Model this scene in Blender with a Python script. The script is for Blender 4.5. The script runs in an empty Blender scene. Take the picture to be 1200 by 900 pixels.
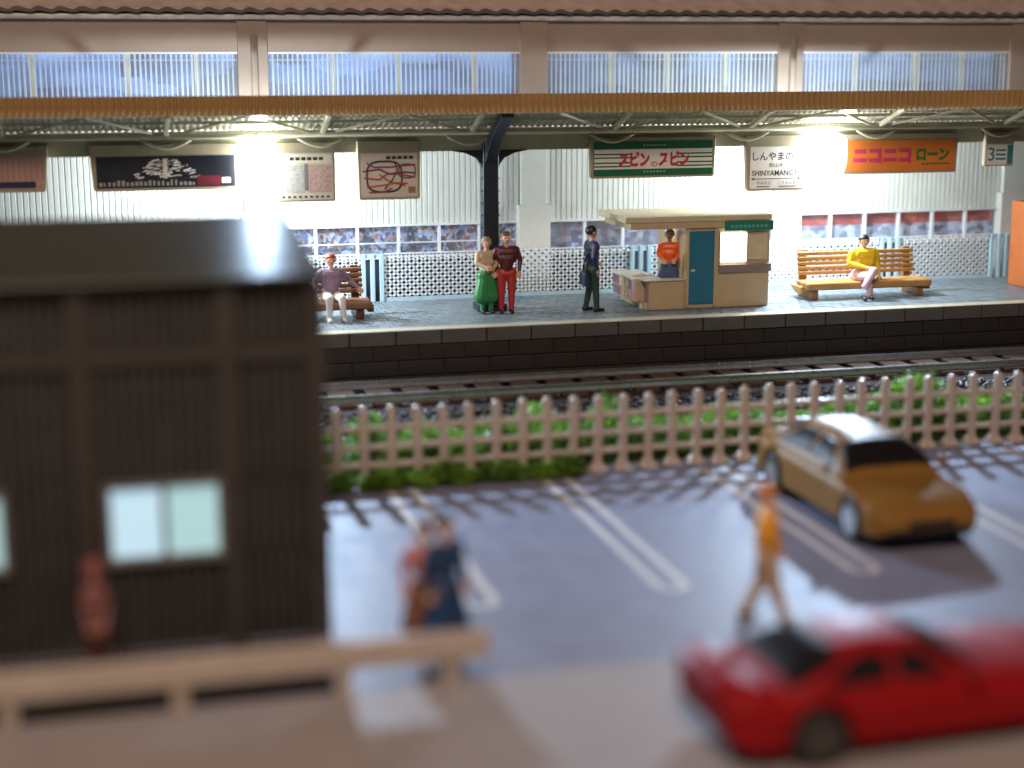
import bpy, bmesh, math, random
import numpy as np
from mathutils import Vector, Matrix
random.seed(11)
scene = bpy.context.scene
COL = scene.collection

# ------------------------------------------------------------------ camera
RIGHT = Vector((0.96805186, -0.25074379, -0.00177441)).normalized()
FWD = Vector((0.24515358, 0.94790896, -0.20339205)).normalized()
UP = RIGHT.cross(FWD).normalized()
cam_d = bpy.data.cameras.new('camera')
cam = bpy.data.objects.new('camera', cam_d); COL.objects.link(cam)
M = Matrix(((RIGHT.x, UP.x, -FWD.x, 0), (RIGHT.y, UP.y, -FWD.y, 0), (RIGHT.z, UP.z, -FWD.z, 6.043), (0, 0, 0, 1)))
cam.matrix_world = M
cam_d.sensor_width = 36; cam_d.sensor_fit = 'HORIZONTAL'; cam_d.lens = 55.0
cam_d.clip_start = 0.1; cam_d.clip_end = 500
cam_d.dof.use_dof = True
cam_d.dof.focus_distance = 31.3
cam_d.dof.aperture_fstop = 0.055 / 0.42
cam_d.dof.aperture_blades = 0
scene.camera = cam

# ------------------------------------------------------------------ light of the room
world = bpy.data.worlds.new('World'); scene.world = world; world.use_nodes = True
bg = world.node_tree.nodes['Background']
bg.inputs[0].default_value = (1.0, 0.66, 0.47, 1); bg.inputs[1].default_value = 0.055

def area(name, loc, target, size, power, color):
    l = bpy.data.lights.new(name, 'AREA'); l.shape = 'DISK'; l.size = size; l.energy = power; l.color = color
    o = bpy.data.objects.new(name, l); COL.objects.link(o); o.location = loc
    o.rotation_euler = (Vector(target) - Vector(loc)).to_track_quat('-Z', 'Y').to_euler()
    return o
area('room_ceiling_light', (-3, -7, 27), (7, 22, 1), 9, 8400, (1.0, 0.745, 0.60))

scene.view_settings.view_transform = 'Standard'
scene.view_settings.look = 'None'
scene.view_settings.exposure = 0.0
scene.view_settings.gamma = 1.0
scene.render.engine = 'CYCLES'
scene.cycles.use_denoising = True
scene.cycles.max_bounces = 7
scene.cycles.sample_clamp_indirect = 6
LED = (0.54, 0.74, 1.0)

# ------------------------------------------------------------------ materials
MATS = {}
def mat(name, col, rough=0.5, var=0.12, scale=3.0, bump=0.0, bscale=None, metal=0.0, spec=0.5, emit=0.0, coat=0.0, ecol=None):
    if name in MATS: return MATS[name]
    m = bpy.data.materials.new(name); m.use_nodes = True
    nt = m.node_tree; p = nt.nodes['Principled BSDF']
    p.inputs['Roughness'].default_value = rough
    p.inputs['Metallic'].default_value = metal
    p.inputs['Specular IOR Level'].default_value = spec
    p.inputs['Coat Weight'].default_value = coat
    c = (*col, 1)
    p.inputs['Base Color'].default_value = c
    tc = nt.nodes.new('ShaderNodeTexCoord')
    if var > 0:
        n = nt.nodes.new('ShaderNodeTexNoise'); n.inputs['Scale'].default_value = scale; n.inputs['Detail'].default_value = 6
        n.inputs['Roughness'].default_value = 0.65
        nt.links.new(tc.outputs['Object'], n.inputs['Vector'])
        r = nt.nodes.new('ShaderNodeValToRGB')
        r.color_ramp.elements[0].position = 0.28; r.color_ramp.elements[1].position = 0.74
        r.color_ramp.elements[0].color = (*[x * (1 - var) for x in col], 1)
        r.color_ramp.elements[1].color = (*[min(1, x * (1 + var)) for x in col], 1)
        nt.links.new(n.outputs['Fac'], r.inputs['Fac']); nt.links.new(r.outputs['Color'], p.inputs['Base Color'])
        mr = nt.nodes.new('ShaderNodeMapRange')
        mr.inputs['To Min'].default_value = max(0.02, rough - 0.08); mr.inputs['To Max'].default_value = min(1, rough + 0.1)
        nt.links.new(n.outputs['Fac'], mr.inputs['Value']); nt.links.new(mr.outputs['Result'], p.inputs['Roughness'])
    if bump > 0:
        n2 = nt.nodes.new('ShaderNodeTexNoise'); n2.inputs['Scale'].default_value = bscale or scale * 8; n2.inputs['Detail'].default_value = 4
        nt.links.new(tc.outputs['Object'], n2.inputs['Vector'])
        b = nt.nodes.new('ShaderNodeBump'); b.inputs['Strength'].default_value = bump; b.inputs['Distance'].default_value = 0.03
        nt.links.new(n2.outputs['Fac'], b.inputs['Height']); nt.links.new(b.outputs['Normal'], p.inputs['Normal'])
    if emit > 0:
        p.inputs['Emission Color'].default_value = (*(ecol or col), 1); p.inputs['Emission Strength'].default_value = emit
    MATS[name] = m
    return m

def print_mat(name, stops, sx, sz, emit=0.0, mix=0.5, rough=0.3, seed=0.0):
    """flat printed picture: blocks of colour picked from stops, on a board in the X-Z plane"""
    if name in MATS: return MATS[name]
    m = bpy.data.materials.new(name); m.use_nodes = True
    nt = m.node_tree; p = nt.nodes['Principled BSDF']; p.inputs['Roughness'].default_value = rough
    tc = nt.nodes.new('ShaderNodeTexCoord')
    mp = nt.nodes.new('ShaderNodeMapping'); mp.inputs['Scale'].default_value = (sx, 0.01, sz); mp.inputs['Location'].default_value = (seed, seed, seed)
    nt.links.new(tc.outputs['Object'], mp.inputs['Vector'])
    v = nt.nodes.new('ShaderNodeTexVoronoi'); v.distance = 'CHEBYCHEV'; v.inputs['Scale'].default_value = 1.0
    nt.links.new(mp.outputs['Vector'], v.inputs['Vector'])
    n = nt.nodes.new('ShaderNodeTexNoise'); n.inputs['Scale'].default_value = 0.45; n.inputs['Detail'].default_value = 5
    nt.links.new(mp.outputs['Vector'], n.inputs['Vector'])
    sep = nt.nodes.new('ShaderNodeSeparateColor'); nt.links.new(v.outputs['Color'], sep.inputs['Color'])
    mx = nt.nodes.new('ShaderNodeMix'); mx.data_type = 'FLOAT'; mx.inputs[0].default_value = mix
    nt.links.new(sep.outputs['Red'], mx.inputs[2]); nt.links.new(n.outputs['Fac'], mx.inputs[3])
    r = nt.nodes.new('ShaderNodeValToRGB'); r.color_ramp.interpolation = 'LINEAR'
    els = r.color_ramp.elements
    while len(els) < len(stops): els.new(0.5)
    for e, (q, c) in zip(els, stops): e.position = q; e.color = (*c, 1)
    nt.links.new(mx.outputs[0], r.inputs['Fac']); nt.links.new(r.outputs['Color'], p.inputs['Base Color'])
    if emit > 0:
        nt.links.new(r.outputs['Color'], p.inputs['Emission Color']); p.inputs['Emission Strength'].default_value = emit
    MATS[name] = m
    return m

# ------------------------------------------------------------------ mesh builder
class MB:
    def __init__(s): s.v = []; s.f = []
    def add(s, vs, fs):
        b = len(s.v); s.v += [tuple(v) for v in vs]; s.f += [tuple(b + i for i in f) for f in fs]; return s
    def box(s, x0, x1, y0, y1, z0, z1):
        return s.add([(x0,y0,z0),(x1,y0,z0),(x1,y1,z0),(x0,y1,z0),(x0,y0,z1),(x1,y0,z1),(x1,y1,z1),(x0,y1,z1)],
                     [(0,3,2,1),(4,5,6,7),(0,1,5,4),(1,2,6,5),(2,3,7,6),(3,0,4,7)])
    def frustum(s, cx, cy, z0, z1, a0, b0, a1, b1):
        return s.add([(cx-a0,cy-b0,z0),(cx+a0,cy-b0,z0),(cx+a0,cy+b0,z0),(cx-a0,cy+b0,z0),(cx-a1,cy-b1,z1),(cx+a1,cy-b1,z1),(cx+a1,cy+b1,z1),(cx-a1,cy+b1,z1)],
                     [(0,3,2,1),(4,5,6,7),(0,1,5,4),(1,2,6,5),(2,3,7,6),(3,0,4,7)])
    def bar(s, a, b, w, h, upv=(0,0,1)):
        a = Vector(a); b = Vector(b); d = (b - a).normalized(); sd = d.cross(Vector(upv)).normalized() * w / 2; u = sd.cross(d).normalized() * h / 2
        vs = [a-sd-u, a+sd-u, a+sd+u, a-sd+u, b-sd-u, b+sd-u, b+sd+u, b-sd+u]
        return s.add(vs, [(0,1,2,3),(7,6,5,4),(0,4,5,1),(1,5,6,2),(2,6,7,3),(3,7,4,0)])
    def tube(s, pts, rad, n=10, caps=True):
        pts = [Vector(p) for p in pts]; rad = rad if isinstance(rad, (list, tuple)) else [rad] * len(pts)
        b = len(s.v); prev = None
        for i, p in enumerate(pts):
            d = (pts[min(i+1, len(pts)-1)] - pts[max(i-1, 0)]).normalized()
            if prev is None:
                a = Vector((0,0,1)) if abs(d.z) < .9 else Vector((1,0,0)); prev = d.cross(a).normalized()
            u = (prev - d * prev.dot(d)).normalized(); w = d.cross(u); prev = u
            for k in range(n):
                t = 2 * math.pi * k / n; s.v.append(tuple(p + (u * math.cos(t) + w * math.sin(t)) * rad[i]))
        for i in range(len(pts) - 1):
            for k in range(n):
                k2 = (k + 1) % n; s.f.append((b+i*n+k, b+i*n+k2, b+(i+1)*n+k2, b+(i+1)*n+k))
        if caps:
            s.f.append(tuple(b + k for k in reversed(range(n)))); e = b + (len(pts)-1)*n; s.f.append(tuple(e + k for k in range(n)))
        return s
    def prism(s, poly, axis, a, b):
        """poly of 2D points extruded along axis ('x','y','z') from a to b"""
        def P(p, t): return {'x': (t, p[0], p[1]), 'y': (p[0], t, p[1]), 'z': (p[0], p[1], t)}[axis]
        n = len(poly); vs = [P(p, a) for p in poly] + [P(p, b) for p in poly]
        return s.add(vs, [tuple(range(n)), tuple(reversed(range(n, 2*n)))] + [(i, (i+1) % n, n+(i+1) % n, n+i) for i in range(n)])
    def ball(s, c, r, nu=10, nv=7, sc=(1,1,1)):
        c = Vector(c); vs = [c + Vector((0,0,-r*sc[2]))]; fs = []
        for j in range(1, nv):
            t = math.pi * j / nv
            for i in range(nu):
                a = 2*math.pi*i/nu; vs.append(c + Vector((r*sc[0]*math.sin(t)*math.cos(a), r*sc[1]*math.sin(t)*math.sin(a), -r*sc[2]*math.cos(t))))
        vs.append(c + Vector((0,0,r*sc[2]))); L = len(vs)-1
        for i in range(nu):
            i2 = (i+1) % nu; fs.append((0, 1+i2, 1+i)); fs.append((L, L-nu+i, L-nu+i2))
            for j in range(nv-2): fs.append((1+j*nu+i, 1+j*nu+i2, 1+(j+1)*nu+i2, 1+(j+1)*nu+i))
        return s.add(vs, fs)
    def mesh(s, name):
        me = bpy.data.meshes.new(name); me.from_pydata(s.v, [], s.f)
        bm = bmesh.new(); bm.from_mesh(me); bmesh.ops.recalc_face_normals(bm, faces=bm.faces); bm.to_mesh(me); bm.free()
        me.update(); return me
    def build(s, name, material, parent=None, bevel=0, smooth=False, seg=2):
        o = bpy.data.objects.new(name, s.mesh(name)); COL.objects.link(o)
        if material: o.data.materials.append(material)
        if parent: o.parent = parent
        if smooth: o.data.polygons.foreach_set('use_smooth', [True] * len(o.data.polygons))
        if bevel:
            b = o.modifiers.new('bevel', 'BEVEL'); b.width = bevel; b.segments = seg; b.limit_method = 'ANGLE'
            o.data.polygons.foreach_set('use_smooth', [True] * len(o.data.polygons))
            w = o.modifiers.new('wn', 'WEIGHTED_NORMAL'); w.keep_sharp = True
        return o

def empty(name, loc, label=None, cat=None, group=None, rz=0.0):
    o = bpy.data.objects.new(name, None); COL.objects.link(o); o.location = loc; o.rotation_euler = (0, 0, rz); o.empty_display_size = 0.2
    if label: tag(o, label, cat, group)
    return o
def tag(o, label, cat, group=None):
    o['label'] = label; o['category'] = cat
    if group: o['group'] = group
    return o
def structure(o): o['kind'] = 'structure'; return o
def stuff(o): o['kind'] = 'stuff'; return o
def share(o, name, parent, loc):
    c = o.copy(); c.name = name; COL.objects.link(c); c.parent = parent; c.location = loc; return c

def text(parent, s, x0, x1, z0, z1, y, m, name='lettering', bold=0.0):
    """flat letters in the X-Z plane facing -Y, fitted to the box; coordinates local to parent"""
    cu = bpy.data.curves.new(name, 'FONT'); cu.body = s; cu.size = 1; cu.offset = bold
    t = bpy.data.objects.new('tmp', cu); COL.objects.link(t)
    dg = bpy.context.evaluated_depsgraph_get(); me = bpy.data.meshes.new_from_object(t.evaluated_get(dg))
    bpy.data.objects.remove(t); bpy.data.curves.remove(cu)
    co = np.empty(len(me.vertices) * 3); me.vertices.foreach_get('co', co); co = co.reshape(-1, 3)
    if len(co) == 0: return None
    mn = co.min(0); mx = co.max(0); out = np.zeros_like(co)
    out[:, 0] = x0 + (co[:, 0] - mn[0]) / max(1e-6, mx[0] - mn[0]) * (x1 - x0)
    out[:, 2] = z0 + (co[:, 1] - mn[1]) / max(1e-6, mx[1] - mn[1]) * (z1 - z0)
    out[:, 1] = y
    me.vertices.foreach_set('co', out.ravel()); me.update()
    me.materials.clear(); me.materials.append(m)
    o = bpy.data.objects.new(name, me); COL.objects.link(o); o.parent = parent
    return o
def ribbon(pts, w, y):
    b = MB()
    for (x0, z0), (x1, z1) in zip(pts[:-1], pts[1:]):
        b.bar((x0, y, z0), (x1, y, z1), 0.004, w, (0, 1, 0)) if False else b.bar((x0, y, z0), (x1, y, z1), w, 0.004, (0, 1, 0))
    return b

# ================================================================== SETTING
m_lot = mat('asphalt_grey_paper', (0.2, 0.21, 0.295), rough=0.53, var=0.16, scale=2.2, bump=0.05, bscale=40, spec=0.5)
m_walk = mat('pavement_beige', (0.32, 0.29, 0.285), rough=0.6, var=0.1, scale=0.8, bump=0.05, bscale=30)
m_base = mat('baseboard', (0.16, 0.15, 0.14), rough=0.8, var=0.2)
g = structure(MB().box(-22, 42, -2, 48, -0.6, -0.01).build('ground', m_base))
lot = structure(MB().box(-14, 30, 14.2, 22.0, -0.008, 0.0).build('parking_lot', m_lot))
walk = structure(MB().box(-14, 30, 2, 14.2, -0.008, 0.05).build('pavement', m_walk, bevel=0.02))
kerbm = mat('kerb_grey', (0.4, 0.37, 0.36), rough=0.6)
m_line = mat('road_paint_white', (0.56, 0.54, 0.55), rough=0.55, var=0.3, scale=9)
structure(MB().box(-14, 1.92, 14.24, 15.84, -.007, .006).build('shed_shade_strip', mat('shed_shade_dark', (.03, .024, .024), rough=.9, var=.3, bump=.3, spec=.1)))  # dark strip laid over the lot in place of the shed's shadow
# double hairpin bay lines
for X in (1.25, 3.72, 6.02, 8.48, 11.05, 13.55):
    b = MB(); w = 0.12; gap = 0.32; z = 0.0045
    outer = []; inner = []
    y1, y0 = 21.35, 16.45
    for k in range(13):
        a = math.pi + math.pi * k / 12
        outer.append((X + gap/2 + (gap/2 + w/2) * math.cos(a), y0 + (gap/2 + w/2) * math.sin(a)))
        inner.append((X + gap/2 + (gap/2 - w/2) * math.cos(a), y0 + (gap/2 - w/2) * math.sin(a)))
    outer = [(outer[0][0], y1)] + outer + [(outer[-1][0], y1)]; inner = [(inner[0][0], y1)] + inner + [(inner[-1][0], y1)]
    n = len(outer)
    b.add([(x, y, z) for x, y in outer] + [(x, y, z) for x, y in inner], [(i, i+1, n+i+1, n+i) for i in range(n-1)])
    structure(b.build('parking_bay_line', m_line))

structure(MB().box(-14, 30, 22.02, 24.7, -.009, .004).build('grass_verge', mat('verge_green', (.035, .07, .018), rough=.9, var=.4, scale=5, bump=.4, spec=.1)))
# ------------------------------------------------------------------ track
m_rail = mat('rail_steel', (0.42, 0.42, 0.43), rough=0.28, metal=0.9, var=0.15, scale=4)
m_sleeper = mat('sleeper_brown', (0.085, 0.056, 0.04), spec=0.0, rough=0.9, var=0.2, bump=0.1)
m_bed = mat('ballast_bed', (0.04, 0.032, 0.03), rough=0.9, spec=0.0, var=0.3, scale=6, bump=0.3)
structure(MB().prism([(24.6, -0.008), (25.1, 0.12), (27.7, 0.12), (27.85, -0.008)], 'x', -14, 30).build('track_bed', m_bed))
track = empty('railway_track', (8, 26.9, 0.12), 'single model railway track with two silver rails along the platform', 'track')
for yy in (-0.58, 0.58):
    prof = [(-.075, .1), (-.03, .115), (-.02, .18), (-.045, .19), (-.045, .235), (.045, .235), (.045, .19), (.02, .18), (.03, .115), (.075, .1)]
    MB().prism([(yy + a, z - .01) for a, z in prof], 'x', -20, 20).build('rail', m_rail, track)
sl = None
for k in range(46):
    x = -13 + k * 0.68 - 2
    if sl is None:
        sl = MB().box(-.24, .24, -.72, .9, 0.0, 0.09).build('sleeper', m_sleeper, track, bevel=0.015); sl.location = (x, 0, 0)
    else: share(sl, 'sleeper', track, (x, 0, 0))
# ballast stones: uncountable
m_stone = mat('ballast_stone', (0.03, 0.025, 0.023), rough=0.35, var=0.5, scale=9, spec=0.3)
ico = [(0,0,1),(.894,0,.447),(.276,.851,.447),(-.724,.526,.447),(-.724,-.526,.447),(.276,-.851,.447),(.724,.526,-.447),(-.276,.851,-.447),(-.894,0,-.447),(-.276,-.851,-.447),(.724,-.526,-.447),(0,0,-1)]
icf = [(0,1,2),(0,2,3),(0,3,4),(0,4,5),(0,5,1),(1,6,2),(2,7,3),(3,8,4),(4,9,5),(5,10,1),(6,7,2),(7,8,3),(8,9,4),(9,10,5),(10,6,1),(11,7,6),(11,8,7),(11,9,8),(11,10,9),(11,6,10)]
b = MB(); rr = random.Random(3)
for _ in range(4200):
    x = rr.uniform(0, 21); y = rr.uniform(23.2, 25.7)
    base = 0.12 if 25.1 < y < 27.7 else (-0.01 + 0.13 * max(0, (y - 24.6) / .5) if y > 24.6 else -0.01)
    r = rr.uniform(.03, .065); sc = [rr.uniform(.7, 1.2) for _ in range(3)]
    b.add([(x + v[0]*r*sc[0]*rr.uniform(.8,1.15), y + v[1]*r*sc[1]*rr.uniform(.8,1.15), base + r*.5 + v[2]*r*sc[2]) for v in ico], icf)
o = b.build('ballast', m_stone); stuff(o); o['label'] = 'dark crushed stone ballast along the track'; o['category'] = 'ballast'

# ------------------------------------------------------------------ platform
ZP = 1.15
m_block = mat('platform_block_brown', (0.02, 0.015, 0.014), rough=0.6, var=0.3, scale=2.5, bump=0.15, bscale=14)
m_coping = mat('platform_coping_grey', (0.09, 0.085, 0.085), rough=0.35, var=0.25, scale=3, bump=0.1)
m_core = mat('platform_core', (0.03, 0.025, 0.024), rough=0.8)
m_slab = mat('platform_slab_grey', (0.19, 0.245, 0.3), rough=0.42, var=0.22, scale=2.2, bump=0.08)
m_edge = mat('platform_edge_cream', (0.52, 0.51, 0.4), rough=0.4, var=0.12)
plat = structure(MB().box(-8, 26, 28.02, 31.9, -0.008, ZP - 0.05).build('platform', m_core))
def blocks(name, m, z0, z1, y, w, off, proud):
    bl = None; x = -4 + off
    while x < 23:
        if bl is None:
            bl = MB().box(-w/2 + .012, w/2 - .012, -proud, 0.08, 0, z1 - z0).build(name, m, plat, bevel=0.018); bl.location = (x, y, z0)
        else:
            c = share(bl, name, plat, (x, y + rr.uniform(-.006, .006), z0))
        x += w
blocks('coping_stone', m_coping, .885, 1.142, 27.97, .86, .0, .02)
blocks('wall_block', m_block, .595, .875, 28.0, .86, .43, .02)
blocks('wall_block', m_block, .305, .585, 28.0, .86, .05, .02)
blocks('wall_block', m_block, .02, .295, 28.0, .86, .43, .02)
MB().box(-8, 26, 27.965, 28.3, ZP - 0.006, ZP + 0.006).build('edge_strip', m_edge, plat, bevel=0.004)
b = MB(); x = -4.0; j = 0
while x < 23:
    for k, y in enumerate(np.arange(28.315, 31.5, 0.30)):
        xo = 0.11 if k % 2 else 0
        h = rr.uniform(-.004, .004)
        b.box(x + xo, x + xo + .205, y, y + .285, ZP - .06, ZP + h)
    x += .22
o = b.build('paving_slabs', m_slab, plat); stuff(o)

# ------------------------------------------------------------------ station building behind
WY = 32.4
m_clad = mat('cladding_white', (0.66, 0.68, 0.66), rough=0.5, var=0.06, scale=1.2)
m_pil = mat('pilaster_white', (0.62, 0.63, 0.6), rough=0.5, var=0.05)
m_beige = mat('fascia_beige', (0.33, 0.27, 0.23), rough=0.5, var=0.06, scale=1.5)
m_frame = mat('window_frame_white', (0.72, 0.76, 0.8), rough=0.4, var=0.04)
m_core2 = mat('building_core', (0.3, 0.3, 0.3), rough=0.8)
m_tile = mat('roof_sheet_peach', (0.66, 0.54, 0.47), rough=0.55, var=0.2, scale=3)
m_tile_end = mat('roof_tile_end', (0.11, 0.1, 0.095), rough=0.6, var=0.2)
m_gutter = mat('gutter_white', (0.62, 0.63, 0.62), rough=0.25, var=0.35, scale=2)
def glass_mat(name, tint, transp, rough=0.1, diff=(.6,.7,.8), dfac=.3):
    m = bpy.data.materials.new(name); m.use_nodes = True; nt = m.node_tree; nt.nodes.clear()
    out = nt.nodes.new('ShaderNodeOutputMaterial'); tr = nt.nodes.new('ShaderNodeBsdfTransparent'); tr.inputs[0].default_value = (*tint, 1)
    gl = nt.nodes.new('ShaderNodeBsdfGlossy'); gl.inputs['Roughness'].default_value = rough
    df = nt.nodes.new('ShaderNodeBsdfDiffuse'); df.inputs[0].default_value = (*diff, 1)
    m1 = nt.nodes.new('ShaderNodeMixShader'); m1.inputs[0].default_value = dfac
    nt.links.new(gl.outputs[0], m1.inputs[1]); nt.links.new(df.outputs[0], m1.inputs[2])
    m2 = nt.nodes.new('ShaderNodeMixShader'); m2.inputs[0].default_value = transp
    nt.links.new(m1.outputs[0], m2.inputs[1]); nt.links.new(tr.outputs[0], m2.inputs[2]); nt.links.new(m2.outputs[0], out.inputs[0])
    MATS[name] = m; return m
m_pane = glass_mat('window_glass', (.95, .97, 1), .88, .05)
m_corr = glass_mat('corrugated_glazing', (.92, .96, 1), .66, .14, (.75, .82, .9), .45)
m_rib = bpy.data.materials.new('glazing_rib'); m_rib.use_nodes = True
_p = m_rib.node_tree.nodes['Principled BSDF']; _p.inputs['Base Color'].default_value = (.85, .9, .95, 1); _p.inputs['Roughness'].default_value = .25
_t = m_rib.node_tree.nodes.new('ShaderNodeBsdfTranslucent'); _t.inputs[0].default_value = (.85, .92, 1, 1)
_m = m_rib.node_tree.nodes.new('ShaderNodeMixShader'); _m.inputs[0].default_value = .75
m_rib.node_tree.links.new(_p.outputs[0], _m.inputs[1]); m_rib.node_tree.links.new(_t.outputs[0], _m.inputs[2])
m_rib.node_tree.links.new(_m.outputs[0], m_rib.node_tree.nodes['Material Output'].inputs[0])
m_added_tube = mat('added_tube_glow', (1, 1, 1), var=0, emit=10, ecol=(.85, .93, 1))  # glow of the added tube hidden behind the fascia
# printed views and columns behind the glass; their own glow stands in for lighting
DN, BR, RD, CR, LB = (.02, .03, .07), (.2, .09, .05), (.5, .07, .05), (.6, .48, .38), (.5, .62, .85)
m_shop = print_mat('shop_interior_print', [(0, DN), (.25, (.12,.15,.28)), (.42, BR), (.52, (.4,.18,.13)), (.62, LB), (.75, (.25,.3,.5)), (.9, CR)], 15, 12, .25, .22)
m_show = print_mat('street_view_print', [(0, DN), (.3, (.12,.13,.2)), (.5, (.3,.3,.4)), (.62, (.3,.2,.16)), (.8, LB)], 6, 10, .22, .55, seed=4)
m_redb = print_mat('red_display_print', [(0, (.3,.05,.04)), (.4, RD), (.6, (.62,.16,.12)), (.85, (.5,.25,.22))], 2.5, 6, .15, .6, seed=9)
m_white = print_mat('white_display_print', [(0, DN), (.3, (.2,.2,.28)), (.5, (.5,.55,.68)), (.75, (.75,.8,.9))], 5, 8, .15, .5, seed=2)
m_blue = print_mat('blue_hall_print', [(0, (.02,.03,.05)), (.32, (.03,.05,.1)), (.45, (.1,.19,.4)), (.6, (.22,.36,.68)), (.85, (.5,.65,.9))], .9, 2.2, .8, .75, seed=3)
m_blue2 = print_mat('blue_hall_print_dim', [(0, (.02,.025,.03)), (.38, (.05,.07,.1)), (.52, (.12,.2,.36)), (.7, (.22,.32,.55)), (.9, (.4,.42,.3))], .9, 2.2, .35, .7, seed=8)
m_yel = mat('hall_column_yellow', (.6, .58, .35), rough=.5, emit=.35)

sb = empty('station_building', (8.85, 32.6, 0), 'white station building with ribbed wall, window band and brown tiled eave behind the platform', 'building')
OX, OY = 8.85, 32.6
def sbx(b):  # to local coordinates
    b.v = [(x - OX, y - OY, z) for x, y, z in b.v]; return b
sbx(MB().box(-8, 26, 33.3, 36, -0.008, 6.9)).build('hall_body', m_core2, sb)
PIL = [-2.8, 3.0, 8.84, 14.66, 20.35, 26.1]
def ribbed(x0, x1, z0, z1, pitch, y):
    b = MB(); prof = []; x = x0
    while x < x1 - 1e-6:
        for dx, dy in ((0, 0), (pitch*.66, 0), (pitch*.78, .018), (pitch*.92, .018)):
            if x + dx <= x1: prof.append((x + dx, y + dy))
        x += pitch
    prof.append((x1, y))
    n = len(prof)
    b.add([(p[0], p[1], z0) for p in prof] + [(p[0], p[1], z1) for p in prof], [(i, i+1, n+i+1, n+i) for i in range(n-1)])
    return b
WIN = {0: (m_shop, None), 1: (m_shop, None), 2: (m_show, None), 3: (m_redb, m_white), 4: (m_shop, None)}
for i in range(5):
    xa, xb = PIL[i] + .3, PIL[i+1] - .3
    sbx(ribbed(xa, xb, 2.66, 5.15, .117, WY)).build('cladding_panel', m_clad, sb)
    sbx(MB().box(xa, xb, WY, WY + .06, 1.0, 1.93)).build('dado_panel', mat('dado_slate', (.02, .026, .045), .6), sb)
    # lower window band: frame, mullions, panes, printed interior
    w = sbx(MB().box(xa, xb, WY - .05, WY + .05, 2.61, 2.66)).build('window', m_frame, sb)
    sbx(MB().box(xa, xb, WY - .05, WY + .05, 1.93, 1.97)).build('sill', m_frame, w)
    n = max(1, round((xb - xa) / .825)); st = (xb - xa) / n
    for k in range(n + 1):
        x = xa + k * st; sbx(MB().box(x - .03, x + .03, WY - .03, WY + .04, 1.972, 2.608)).build('mullion', m_frame, w)
    for k in range(n):
        if i < 2: sbx(MB().box(xa + k*st + .031, xa + (k+1)*st - .031, WY - .02, WY + .02, 2.25, 2.272)).build('transom', m_frame, w)
        sbx(MB().box(xa + k*st + .031, xa + (k+1)*st - .031, WY + .045, WY + .049, 1.972, 2.608)).build('pane', m_pane, w)
    a, c = WIN[i]
    if c is None: sbx(MB().box(xa, xb, WY + .22, WY + .24, 1.9, 2.7)).build('printed_view', a, w)
    else:
        sbx(MB().box(xa, xb, WY + .22, WY + .24, 2.33, 2.7)).build('printed_view', a, w)
        sbx(MB().box(xa, xb, WY + .22, WY + .24, 1.9, 2.328)).build('printed_view', c, w)
    # upper band: corrugated translucent glazing with the hall behind it
    b = MB(); prof = []
    nseg = int((xb - xa) / .1)
    for k in range(nseg * 6 + 1):
        x = xa + (xb - xa) * k / (nseg * 6); prof.append((x, WY - .02 + .022 * math.cos(2 * math.pi * k / 6)))
    n2 = len(prof)
    b.add([(p[0], p[1], 5.18) for p in prof] + [(p[0], p[1], 6.15) for p in prof], [(q, q+1, n2+q+1, n2+q) for q in range(n2-1)])
    uw = sbx(MB().box(xa, xb, WY - .06, WY + .06, 6.152, 6.19)).build('clerestory_window', m_frame, sb)
    rb = MB()
    for k in range(nseg):
        x = xa + (xb - xa) * k / nseg; wd = .012 + .012 * rr.random()
        rb.box(x - wd, x + wd, WY - .052, WY - .044, 5.182, 6.148)
    stuff(sbx(rb).build('glazing_ribs', m_rib, uw))
    sbx(MB().box(xa, xb, WY + .36, WY + .42, 6.27, 6.33)).build('added_glow_tube', m_added_tube, uw)  # unseen tube added to make the glazing ribs glow
    sbx(b).build('corrugated_pane', m_corr, uw, smooth=True)
    sbx(MB().box(xa, xb, WY - .055, WY + .055, 5.152, 5.178)).build('sill', m_frame, uw)
    sbx(MB().box(xa, xb, WY + .03, WY + .05, 6.02, 6.045)).build('transom', m_frame, uw)
    sbx(MB().box(xa, xb, WY + .55, WY + .57, 5.1, 6.25)).build('printed_view', m_blue if i < 2 else m_blue2, uw)
    for q in range(3):
        x = xa + (xb - xa) * (.28 + .27 * q + rr.uniform(-.05, .05))
        sbx(MB().box(x - .05, x + .05, WY + .4, WY + .5, 5.1, 6.25)).build('hall_column', m_yel, uw)
    sbx(MB().box(xa, xb, WY - .06, WY + .3, 6.192, 6.82)).build('fascia_panel', m_beige, sb)
for i, X in enumerate(PIL):
    sbx(MB().box(X - .3, X + .3, WY - .12, WY + .35, 5.16, 6.82)).build('pilaster_head', m_beige, sb, bevel=0.015)
    if i % 2: sbx(MB().tube([(X + .02, WY - .19, 5.2), (X + .02, WY - .19, 6.5)], .075, 10)).build('downpipe', m_beige, sb, smooth=False)
    sbx(MB().box(X - .28, X + .28, WY - .12, WY + .1, 2.95, 5.158)).build('pilaster', m_pil, sb, bevel=0.012)
    sbx(MB().box(X - .35, X + .35, WY - .2, WY + .1, 1.0, 3.0)).build('pilaster_base', m_pil, sb, bevel=0.015)
sbx(MB().box(-8, 26, WY - .22, WY - .06, 6.83, 6.93)).build('gutter', m_gutter, sb, bevel=0.03)
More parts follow.
